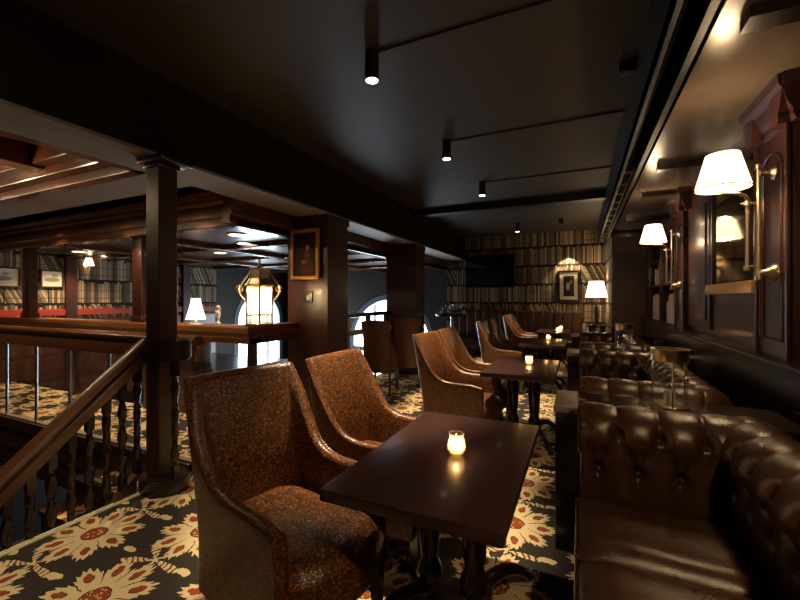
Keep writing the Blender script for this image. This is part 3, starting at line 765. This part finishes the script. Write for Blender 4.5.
# ------------------------------------------------------------------ chesterfield sofas
def tuft(L, du, ph, u0=0, mapf=None, amp=.040, ends=True, rows=(.60, .795), half=False, nu=None):
    """profile sweep of a tufted roll. local coordinates (u along, n towards the sitter, z)"""
    prof = [(0, .26), (0, .32)]
    for z in [.345 + .0165 * k for k in range(22)]: prof.append((-.012 * (z - .3) / .4, z))
    cxn, cz, rr = -.105, .757, .133
    for k in range(1, 31):
        a = R(-10) + R(205) * k / 30
        prof.append((cxn + rr * math.cos(a), cz + rr * math.sin(a)))
    prof += [(-.20, .66), (-.215, .58), (-.22, .4), (-.22, .2), (-.22, .08)]
    # arc length and normals
    P = [Vector(p) for p in prof]
    nrm = []
    for i in range(len(P)):
        d = (P[min(i + 1, len(P) - 1)] - P[max(i - 1, 0)]).normalized(); nrm.append(Vector((d.y, -d.x)))
    sarc = [0]
    for i in range(1, len(P)): sarc.append(sarc[-1] + (P[i] - P[i - 1]).length)
    # row positions in arc length
    def s_at(z):
        for i in range(1, len(P)):
            if P[i].y >= z: return sarc[i - 1] + (z - P[i - 1].y) / (P[i].y - P[i - 1].y) * (sarc[i] - sarc[i - 1])
    s1, s2 = s_at(rows[0]), s_at(rows[1]); dsr = s2 - s1
    iback = len(P) - 5; s_end = sarc[iback]
    nu = nu or int(L / .0085)
    G = []
    for iu in range(nu + 1):
        u = u0 + L * iu / nu
        row = []
        q = u / du - ph
        for i, p in enumerate(P):
            s = sarc[i]
            up = abs(math.sin(PI * (q - .5)))             # pleats through the upper buttons (at half-integers)
            lo = abs(math.sin(PI * q))                     # pleats through the lower buttons
            if s <= s1: h = lo ** .42
            elif s >= s2:
                k_ = min(1, (s - s2) / .12); h = .55 + (up ** (.34 - .12 * k_) - .55) * (1 - .45 * k_)
            else:
                w = (s - s1) / dsr
                a = abs(math.sin(PI * (q + w / 2))); b_ = abs(math.sin(PI * (q - w / 2)))
                h = (a * b_) ** .30
                h = min(1, h * 1.15)
            # deep dimples at the buttons
            for sr, off in ((s1, 0), (s2, .5)):
                dq = (q - off - round(q - off)) * du; dd = (dq * dq + (s - sr) ** 2) / (.024 ** 2)
                if dd < 6: h -= 1.05 * math.exp(-dd)
            fade = 1.0
            if s < s1: fade = max(0, (s - .05) / (s1 - .05))
            if s > s_end - .10: fade = max(0, (s_end - s) / .10)
            if i >= iback: fade = 0
            edge = min(1, min(u - u0, u0 + L - u) / .02)
            disp = amp * (h - .55) * fade * max(0, edge)
            row.append(mapf(u, p.x + nrm[i].x * disp, p.y + nrm[i].y * disp))
        G.append(row)
    m = MB(); bb, V = m.grid(G)
    for Vr in (V[0], V[-1]):
        c = bb.verts.new(sum((v.co for v in Vr), Vector()) / len(Vr))
        for a, b_ in zip(Vr, Vr[1:] + Vr[:1]): bb.faces.new((a, b_, c))
    bmesh.ops.recalc_face_normals(bb, faces=bb.faces); m.merge(bb)
    # button spots
    spots = []
    for sr, zz, off in ((s1, rows[0], 0), (s2, rows[1], .5)):
        k = math.ceil((u0 + .03) / du - off - ph)
        while (k + off + ph) * du < u0 + L - .03:
            spots.append(((k + off + ph) * du, zz)); k += 1
    return m, spots
HALF = .74
def make_sofa(loc, label):
    t = thing('chesterfield_sofa', label, 'sofa', loc, 0, 'dark brown tufted leather sofas along the right wall')
    back_map = lambda u, n, z: (.60 - n, u, z)
    m, sp = tuft(2 * HALF + .34, .18, 0, -HALF - .17, back_map)
    bk = m.build('backrest', M['hide'], t, angle=75)
    btn = lambda mat: MB().lathe([(.0, .008), (.008, .006), (.013, 0), (.011, -.006), (0, -.006)], 10, mat=mat)
    for u, z in sp:
        if abs(u) > HALF - .06: continue
        o = btn(Matrix.Rotation(-PI / 2, 4, 'Y')).build('button', M['hide'], bk); o.location = (.60 + .016, u, z)
    for sgn in (1, -1):
        mp = lambda u, n, z, s=sgn: (u, s * (HALF - n), z)
        m, sp = tuft(.70, .172, .47, 0.0, mp)
        a = m.build('armrest', M['hide'], t, angle=75)
        for u, z in sp:
            if u > .56: continue
            o = btn(Matrix.Rotation(PI / 2 * sgn, 4, 'X')).build('button', M['hide'], a); o.location = (u, sgn * (HALF + .016), z)
        # scroll facing and piping on the arm front
        pts = []
        for k in range(26):
            an = R(-60) + R(300) * k / 25
            pts.append((-.006, sgn * (HALF + .105 - .118 * math.cos(an)), .757 + .118 * math.sin(an)))
        pts = [(-.006, sgn * (HALF + .03), .10)] + pts[0:] + [(-.006, sgn * (HALF + .205), .10)]
        MB().tube(pts, .006, 6).build('piping', M['hide'], a)
    cw = 2 * HALF / 3
    for k in range(3):
        y0 = -HALF + k * cw + .004; y1 = y0 + cw - .008
        nx, ny = 22, 22
        def cu(z, sgn):
            rows = []
            for i in range(nx + 1):
                row = []
                for j in range(ny + 1):
                    a, c = i / nx, j / ny
                    ea = min(a, 1 - a) * 2; ec = min(c, 1 - c) * 2
                    dome = (1 - (1 - min(1, ea * 2.2)) ** 3) * (1 - (1 - min(1, ec * 2.2)) ** 3)
                    wr = .004 * math.sin(7 * a + 9 * c + k * 2) * math.sin(5 * c - 3 * a + k)
                    row.append((-.015 + .62 * a, y0 + (y1 - y0) * c, z + sgn * (.055 * dome + wr * dome)))
                rows.append(row)
            return rows
        m = MB(); top = cu(.43, 1); bot = cu(.315, -.2)
        b1, V1 = m.grid(top)
        V2 = [[b1.verts.new(p) for p in r_] for r_ in bot]
        for i in range(nx):
            for j in range(ny): b1.faces.new((V2[i][j], V2[i][j + 1], V2[i + 1][j + 1], V2[i + 1][j]))
        for i in range(nx):
            b1.faces.new((V1[i][0], V2[i][0], V2[i + 1][0], V1[i + 1][0])); b1.faces.new((V1[i][ny], V1[i + 1][ny], V2[i + 1][ny], V2[i][ny]))
        for j in range(ny):
            b1.faces.new((V1[0][j], V1[0][j + 1], V2[0][j + 1], V2[0][j])); b1.faces.new((V1[nx][j], V2[nx][j], V2[nx][j + 1], V1[nx][j + 1]))
        bmesh.ops.recalc_face_normals(b1, faces=b1.faces); m.merge(b1)
        cu_o = m.build('seat_cushion', M['hide'], t, angle=60)
        per = [(-.015, y0, .433), (-.015, y1, .433), (.60, y1, .433), (.60, y0, .433), (-.015, y0, .433)]
        MB().tube(per, .006, 6).build('piping', M['hide'], cu_o)
    b = MB(); b.box(.0, .60, -HALF, HALF, .07, .31, .02); b.build('base', M['hide'], t)
    for x in (.06, .74):
        for y in (-.85, .85):
            MB().lathe([(0, 0), (.025, 0), (.03, .02), (.038, .07), (.038, .10), (0, .10)], 14, at=(x, y, 0)).build('foot', M['dark'], t)
    return t
P_ = 2.45
s1 = make_sofa((0, 1.42, 0), 'nearest dark brown tufted leather sofa, at the bottom right')
dup(s1, (0, 1.42 + P_, 0), 0, 'tufted brown leather sofa in the middle, behind the nearer glass hurricane')
dup(s1, (0, 1.42 + 2 * P_, 0), 0, 'farthest tufted brown leather sofa, by the brown end wall')
def divider(y0, y1, label):
    t = thing('booth_divider', label, 'divider', (0, y0, 0), 0, 'black dividers between the sofas')
    bx(-.13, .98, 0, y1 - y0, 0, .79, .006).build('panel', M['dark'], t); bx(-.14, -.01, -.004, y1 - y0 + .004, .79, .825, .005).build('cap', M['pewter'], t); bx(-.01, .98, 0, y1 - y0, .79, .82, .005).build('shelf', M['dark'], t)
    return t
divider(2.42, 2.86, 'black divider with a pale grey top between the two nearest sofas')
divider(4.87, 5.31, 'black divider with a pale grey top between the middle and farthest sofas')
divider(7.32, 7.7, 'black divider with a pale grey top past the farthest sofa')
def hurricane(loc, label):
    t = thing('hurricane_lantern', label, 'candle lantern', loc, 0, 'brass rimmed glass hurricanes on the dividers')
    r = .086
    MB().lathe([(0, 0), (r + .006, 0), (r + .006, .022), (r - .004, .03), (0, .03)], 40).build('base', M['brass'], t)
    MB().lathe([(r, .03), (r, .29), (r - .004, .29), (r - .004, .03), (r, .03)], 40).build('glass_cylinder', M['glass'], t)
    MB().lathe([(r + .005, .272), (r + .005, .335), (r + .008, .34), (r - .006, .34), (r - .006, .272), (r + .005, .272)], 40).build('rim', M['brass'], t)
    for k in range(3):
        a = 2 * PI * k / 3 + .5; MB().tube([((r + .003) * math.cos(a), (r + .003) * math.sin(a), .02), ((r + .003) * math.cos(a), (r + .003) * math.sin(a), .28)], .004, 6).build('stay', M['brass'], t)
    MB().lathe([(0, .03), (.03, .03), (.03, .10), (.026, .105), (0, .10)], 20).build('candle', M['cream'], t)
    return t
h = hurricane((.46, 2.64, .8205), 'large brass rimmed glass hurricane on the nearest divider')
dup(h, (.46, 5.09, .8205), .3, 'brass rimmed glass hurricane on the middle divider, farther off')

# ------------------------------------------------------------------ tables
def make_table(loc, label):
    t = thing('bar_table', label, 'table', loc, 0, 'dark veneered tables along the sofas')
    bx(-.325, .325, -.535, .535, .715, .76, .006).build('tabletop', M['table'], t)
    bx(-.24, .24, -.40, .40, .685, .715, .004).build('apron', M['dark'], t)
    for s in (-1, 1):
        pr_ = [(0, .16), (.055, .16), (.062, .19), (.06, .225), (.046, .25), (.042, .28), (.05, .31), (.056, .42), (.06, .56), (.052, .60), (.062, .615), (.062, .64), (.05, .65), (.05, .69), (0, .69)]
        MB().lathe(pr_, 24, at=(.105 * s, 0, 0)).build('pedestal', M['dark'], t)
    bx(-.18, .18, -.055, .055, .10, .165, .015).build('hub', M['dark'], t)
    for k in range(4):
        sx, sy = ((1, 1), (1, -1), (-1, 1), (-1, -1))[k]
        pts = []; rad_ = []
        for q in [i / 12 for i in range(13)]:
            pts.append((sx * (.10 + .19 * q), sy * (.02 + .36 * q), .135 + .05 * math.sin(PI * q * .8) - .125 * q ** 2.2)); rad_.append(.036 - .012 * q)
        MB().tube(pts, rad_, 10).build('foot', M['dark'], t)
    return t
TY = [1.685, 4.15, 6.66, 9.02]
tlabs = ['nearest dark table, large in the foreground', 'second dark table back along the sofas', 'third dark table back along the sofas', 'farthest dark table before the red bench']
tb = make_table((-.525, TY[0], 0), tlabs[0])
for k in (1, 2, 3): dup(tb, (-.525, TY[k], 0), 0, tlabs[k])
M['votive'] = glass('pressed_votive_glass', (.98, .90, .76), .06)
E.nt = M['votive'].node_tree
_o = [n for n in E.nt.nodes if n.type == 'OUTPUT_MATERIAL'][0]; _src = _o.inputs[0].links[0].from_socket
_tr = node('ShaderNodeBsdfTranslucent'); _tr.inputs[0].default_value = (.95, .85, .7, 1); _mx = node('ShaderNodeMixShader'); _mx.inputs[0].default_value = .22
lk(_src, _mx.inputs[1]); lk(_tr.outputs[0], _mx.inputs[2]); lk(_mx.outputs[0], _o.inputs[0])
def votive(loc, label):
    t = thing('votive_candle', label, 'candle', loc, 0, 'lit glass votive candles on the tables')
    n = lambda a, z: 1 + .02 * math.cos(10 * a)
    MB().lathe([(0, 0), (.022, 0), (.030, .008), (.038, .025), (.040, .042), (.036, .062), (.030, .078), (.031, .088), (.034, .094), (.031, .094), (.028, .088), (.027, .078), (.033, .062), (.036, .042), (.034, .025), (.026, .012), (0, .010)], 30, squash=n).build('glass_cup', M['votive'], t)
    MB().lathe([(0, .011), (.024, .012), (.031, .025), (.033, .032), (0, .032)], 20).build('wax', shade_wax, t)
    MB().lathe([(0, .032), (.006, .034), (.009, .040), (.006, .050), (0, .060)], 12).build('flame', M['flame'], t)
    light('POINT', 'votive_light', (loc[0], loc[1], loc[2] + .066), .6, (1, .62, .28), .008)
    return t
shade_wax = shade_mat('glowing_wax', (1, .55, .2), 2.2, (.9, .7, .4))
votive((-.49, 1.65, .76), 'glass votive candle glowing on the nearest table')
votive((-.48, 4.24, .76), 'glass votive candle glowing on the second table')
votive((-.48, 6.95, .76), 'glass votive candle glowing on the third table')
votive((-.42, 8.75, .76), 'glass votive candle on the near half of the farthest table')
votive((-.38, 9.30, .76), 'glass votive candle on the far half of the farthest table')

# ------------------------------------------------------------------ crocodile armchairs
def make_chair(loc, rz, label):
    t = thing('armchair', label, 'armchair', loc, rz, 'crocodile leather armchairs facing the sofas')
    # plan path from right arm front, round the back, to left arm front; faces +x
    HW = .29
    path = []
    def add(x, y, ang): path.append((x, y, ang))
    for k in range(13): add(.36 - .525 * k / 12, -HW, -PI / 2)
    rc = .085
    for k in range(1, 9):
        a = -PI / 2 - (PI / 2) * k / 8; add(-.165 + rc * math.cos(a), -HW + rc + rc * math.sin(a), a)
    for k in range(1, 8): add(-.25 - .012 * math.sin(PI * k / 8), -HW + rc + (2 * HW - 2 * rc) * k / 8, PI)
    left = [(x, -y, -a) for (x, y, a) in path[:21]][::-1]
    path = path + left
    n = len(path); th = .055
    def wback(i):
        # 0 on the arms, 1 on the back
        x = path[i][0]; q = (x + .225) / .585
        q = max(0, min(1, q)); return (1 - q) ** 7.5
    G = []
    for i, (x, y, a) in enumerate(path):
        w = wback(i); nx, ny = math.cos(a), math.sin(a)
        if path[i][0] > .28: rise = -.02 * (path[i][0] - .28) / .08
        else: rise = 0
        top = .655 + rise + .435 * w - (.0)
        zb = .20
        def lean(z): 
            return max(0, z - .40) * (.11 * w) * 1.0
        def flare(z): return max(0, z - .45) * .06
        row = []
        zs = [zb, .28, .36, .44, .50, .56, .62]
        zs = [z for z in zs if z < top - .04]
        k = 6
        zs = [zb + (top - .03 - zb) * q / 9 for q in range(10)]
        for z in zs:
            o = .0
            row.append((x + nx * flare(z) - lean(z), y + ny * flare(z), z))
        for q in range(1, 6):
            an = PI * q / 6; z = top - .03 + .03 * math.sin(an); off = -th / 2 + th / 2 * math.cos(an)
            row.append((x + nx * (flare(z) + off) - lean(z), y + ny * (flare(z) + off), z))
        for z in zs[::-1]:
            b_ = -th - (.03 * w * math.sin(PI * max(0, min(1, (z - .45) / (top - .45)))))
            row.append((x + nx * (flare(z) + b_) - lean(z), y + ny * (flare(z) + b_), z))
        G.append(row)
    m = MB(); bb, V = m.grid(G, closed_v=True)
    bb.faces.new(V[0][::-1]); bb.faces.new(V[-1])
    bmesh.ops.recalc_face_normals(bb, faces=bb.faces); m.merge(bb)
    sh = m.build('shell', M['croc'], t, angle=50)
    rim = [Vector(G[i][10]) + Vector((0, 0, .004)) for i in range(n)]
    MB().tube(rim, .006, 6).build('piping', M['croc'], sh)
    for e in (0, n - 1):
        loop = [Vector(p) + Vector((.004, 0, 0)) for p in (G[e][1:10] + G[e][10:15] + G[e][15:24])]
        MB().tube(loop, .005, 6).build('piping', M['croc'], sh)
    # seat: domed, rounded front
    nu, nv = 20, 20; top_, bot_ = [], []
    for i in range(nu + 1):
        rt, rb = [], []
        for j in range(nv + 1):
            a, c = i / nu, j / nv * 2 - 1
            hw = .232 + .035 * min(1, max(0, (a - .72) / .12)) if a > .72 else .232
            front = .46 - .075 * abs(c) ** 2.6
            x = -.21 + (front + .21) * a; y = hw * c
            e = min(1, (1 - abs(c)) * 4); e2 = min(1, (1 - a) * 5)
            dome = (1 - (1 - e) ** 2) ** .5 * (1 - (1 - e2) ** 2) ** .5
            rt.append((x, y, .395 + .085 * dome + .02 * (1 - c * c) * math.sin(PI * a))); rb.append((x - (.02 if a > .95 else 0), y * .98, .26))
        top_.append(rt); bot_.append(rb)
    m = MB(); b1, V1 = m.grid(top_); V2 = [[b1.verts.new(p) for p in r_] for r_ in bot_]
    for i in range(nu):
        for j in range(nv): b1.faces.new((V2[i][j], V2[i][j + 1], V2[i + 1][j + 1], V2[i + 1][j]))
        b1.faces.new((V1[i][0], V2[i][0], V2[i + 1][0], V1[i + 1][0])); b1.faces.new((V1[i][nv], V1[i + 1][nv], V2[i + 1][nv], V2[i][nv]))
    for j in range(nv):
        b1.faces.new((V1[0][j], V1[0][j + 1], V2[0][j + 1], V2[0][j])); b1.faces.new((V1[nu][j], V2[nu][j], V2[nu][j + 1], V1[nu][j + 1]))
    bmesh.ops.recalc_face_normals(b1, faces=b1.faces); m.merge(b1)
    m.build('seat', M['croc'], t, angle=60)
    bx(-.20, .36, -.23, .23, .20, .27, .006).build('seat_frame', M['dark'], t)
    for x, y, dx in ((.36, -.24, .0), (.36, .24, .0), (-.19, -.22, -.05), (-.19, .22, -.05)):
        b = bmesh.new(); bmesh.ops.create_cube(b, size=1)
        for v in b.verts:
            s_ = .024 if v.co.z > 0 else .017; v.co = Vector((x + v.co.x * 2 * s_ + (dx if v.co.z < 0 else 0), y + v.co.y * 2 * s_, .26 if v.co.z > 0 else 0))
        g = MB(); g.merge(b); g.build('leg', M['dark'], t, smooth=False)
    return t
c1 = make_chair((-1.23, 1.39, 0), R(-13), 'nearest armchair, large and dark at the left of the nearest table')
chairs = [((-1.13, 2.13), -2, 'orange lit armchair at the far end of the nearest table'),
          ((-1.15, 3.82), -4, 'near armchair of the pair at the second table'),
          ((-1.14, 4.52), 0, 'far armchair of the pair at the second table'),
          ((-1.15, 6.42), -3, 'near armchair of the pair at the third table'),
          ((-1.14, 7.1), 1, 'far armchair of the pair at the third table'),
          ((-1.15, 8.72), 0, 'near armchair of the pair at the farthest table'),
          ((-1.15, 9.4), 2, 'far armchair of the pair at the farthest table')]
for (x, y), a, lab in chairs: dup(c1, (x, y, 0), R(a), lab)
# plain brown chairs by the atrium rail, backs to us
def make_side_chair(loc, rz, label):
    t = thing('side_chair', label, 'chair', loc, rz, 'plain brown leather chairs by the atrium')
    rows = []
    for i in range(13):
        q = i / 12; z = .34 + .79 * q; hw = .165 + .06 * q
        rows.append((z, hw, -.2 - .13 * q))
    G = []
    for z, hw, x in rows:
        ring = []
        for k in range(17):
            c = k / 16 * 2 - 1; ring.append((x + .05 * c * c + .01, hw * c, z + (.0 if z < 1.1 else -.02 * c * c)))
        for k in range(17):
            c = 1 - k / 16 * 2; ring.append((x + .05 * c * c - .04, hw * c, z + (.0 if z < 1.1 else -.02 * c * c)))
        G.append(ring)
    m = MB(); bb, V = m.grid(G, closed_v=True); bb.faces.new(V[0]); bb.faces.new(V[-1]); bmesh.ops.recalc_face_normals(bb, faces=bb.faces); m.merge(bb)
    m.build('backrest', M['backhide'], t, angle=60)
    bx(-.20, .24, -.19, .19, .36, .47, .03, 3).build('seat', M['backhide'], t)
    for s in (-1, 1):
        g = MB(); g.prism([(-.22, .44), (.2, .44), (.2, .56), (.05, .62), (-.1, .72), (-.24, .86)], s * .20 - .02, s * .20 + .02, 'y', .01); g.build('armrest', M['backhide'], t)
    for x in (-.19, .2):
        for y in (-.19, .19): MB().tube([(x * 1.08, y, 0), (x, y, .37)], [.014, .02], 8).build('leg', M['dark'], t)
    return t
sc1 = make_side_chair((-2.78, 5.36, 0), R(98), 'plain brown leather chair with its back to us, just right of the near column')
dup(sc1, (-2.60, 5.95, 0), R(112), 'plain brown leather chair with its back to us, in front of the far column')
# rail at the atrium edge between the columns
ar = thing('atrium_rail', 'dark rail between the two columns in front of the arched window', 'rail', (-3.4, 4.48, 0))
bx(-.05, .05, 0, 2.40, 1.14, 1.21, .012).build('top_rail', M['dark'], ar); bx(-.04, .04, 0, 2.40, .84, .93, .01).build('middle_rail', M['cream'], ar)
for k in range(4): bx(-.04, .04, .10 + .7 * k, .18 + .7 * k, 0, 1.14, .006).build('post', M['cream'] if k == 1 else M['dark'], ar)
bx(-.006, .006, 0.02, 2.38, .04, .84).build('glass_panel', M['glass'], ar, smooth=False)

# tall round table with glasses near the far column
ht = thing('high_table', 'tall round black bar table behind the second pair of armchairs', 'high table', (-2.35, 7.6, 0))
MB().lathe([(0, 1.10), (.32, 1.10), (.33, 1.115), (.33, 1.135), (.32, 1.15), (0, 1.15)], 40).build('top', M['dark'], ht); MB().tube([(0, 0, .03), (0, 0, 1.1)], .03, 14).build('stem', M['steel'], ht); MB().lathe([(0, 0), (.24, 0), (.24, .015), (.05, .04), (0, .04)], 36).build('base', M['dark'], ht)
def goblet(loc, label):
    t = thing('wine_glass', label, 'glass', loc, 0, 'wine glasses on the tall round table')
    MB().lathe([(0, 0), (.033, 0), (.03, .004), (.005, .01), (.004, .08), (.02, .095), (.036, .12), (.038, .15), (.03, .19), (.028, .19), (.035, .15), (.033, .12), (.018, .10), (0, .096)], 20).build('bowl', M['glass'], t)
    return t
gb1 = goblet((-2.5, 7.52, 1.15), 'left wine glass on the tall round table')
dup(gb1, (-2.17, 7.66, 1.15), 0, 'right wine glass on the tall round table'); dup(gb1, (-2.40, 7.72, 1.15), 0, 'middle wine glass on the tall round table')
# tealights in white holders on the same table
for xx, yy, lab in ((-2.58, 7.62, 'white lit tealight holder at the left of the tall round table'), (-2.1, 7.56, 'white lit tealight holder at the right of the tall round table')):
    t = thing('tealight_holder', lab, 'candle', (xx, yy, 1.15)); MB().lathe([(0, 0), (.03, 0), (.035, .05), (.032, .05), (.027, .006), (0, .006)], 20).build('cup', M['cream'], t)
    MB().lathe([(0, .006), (.025, .006), (.027, .035), (0, .035)], 14).build('wax', shade_wax, t)
# red bench along the far wall
bn = thing('banquette', 'long red brown leather bench along the book papered far wall', 'bench', (-3.2, FY - .02, 0))
bx(0, 3.25, -.56, -.12, .10, .30, .01).build('base', M['dark'], bn)
for k in range(3): bx(1.083 * k + .005, 1.083 * (k + 1) - .005, -.58, -.14, .30, .46, .04, 3).build('seat_cushion', M['red'], bn)
for k in range(15): bx(.2167 * k, .2167 * (k + 1), -.14, 0, .40, 1.14, .035, 3).build('back_channel', M['red'], bn)
# side lamp with a dark console
cn = thing('console', 'dark console under the far table lamp, beside the brown end wall', 'console', (.33, 9.72, 0))
bx(-.19, .19, -.2, .2, .82, .86, .006).build('top', M['dark'], cn); bx(-.16, .16, -.17, .17, .06, .82, .008).build('body', M['dark'], cn); bx(-.18, .18, -.19, .19, 0, .06, .006).build('plinth', M['dark'], cn)
t = thing('table_lamp', 'lit cream shaded table lamp in the far corner by the book wallpaper', 'lamp', (.33, 9.72, .86))
MB().lathe([(0, 0), (.09, 0), (.09, .02), (.04, .04), (.05, .14), (.06, .26), (.045, .38), (.02, .44), (.02, .66), (0, .66)], 24).build('base', M['dark'], t)
o = lamp_shade(MB(), .225, .15, .36, 0, 40).build('lamp_shade', M['shade'], t); o.location = (0, 0, .62)
o = MB().lathe([(0, 0), (.02, 0), (.03, .04), (0, .10)], 14).build('bulb', M['bulb'], t); o.location = (0, 0, .72)
light('POINT', 'table_lamp_light', (.33, 9.72, .86 + .92), 12, WARM, .05)
light('POINT', 'table_lamp_light', (.33, 9.72, .86 + .66), 8, WARM, .05)
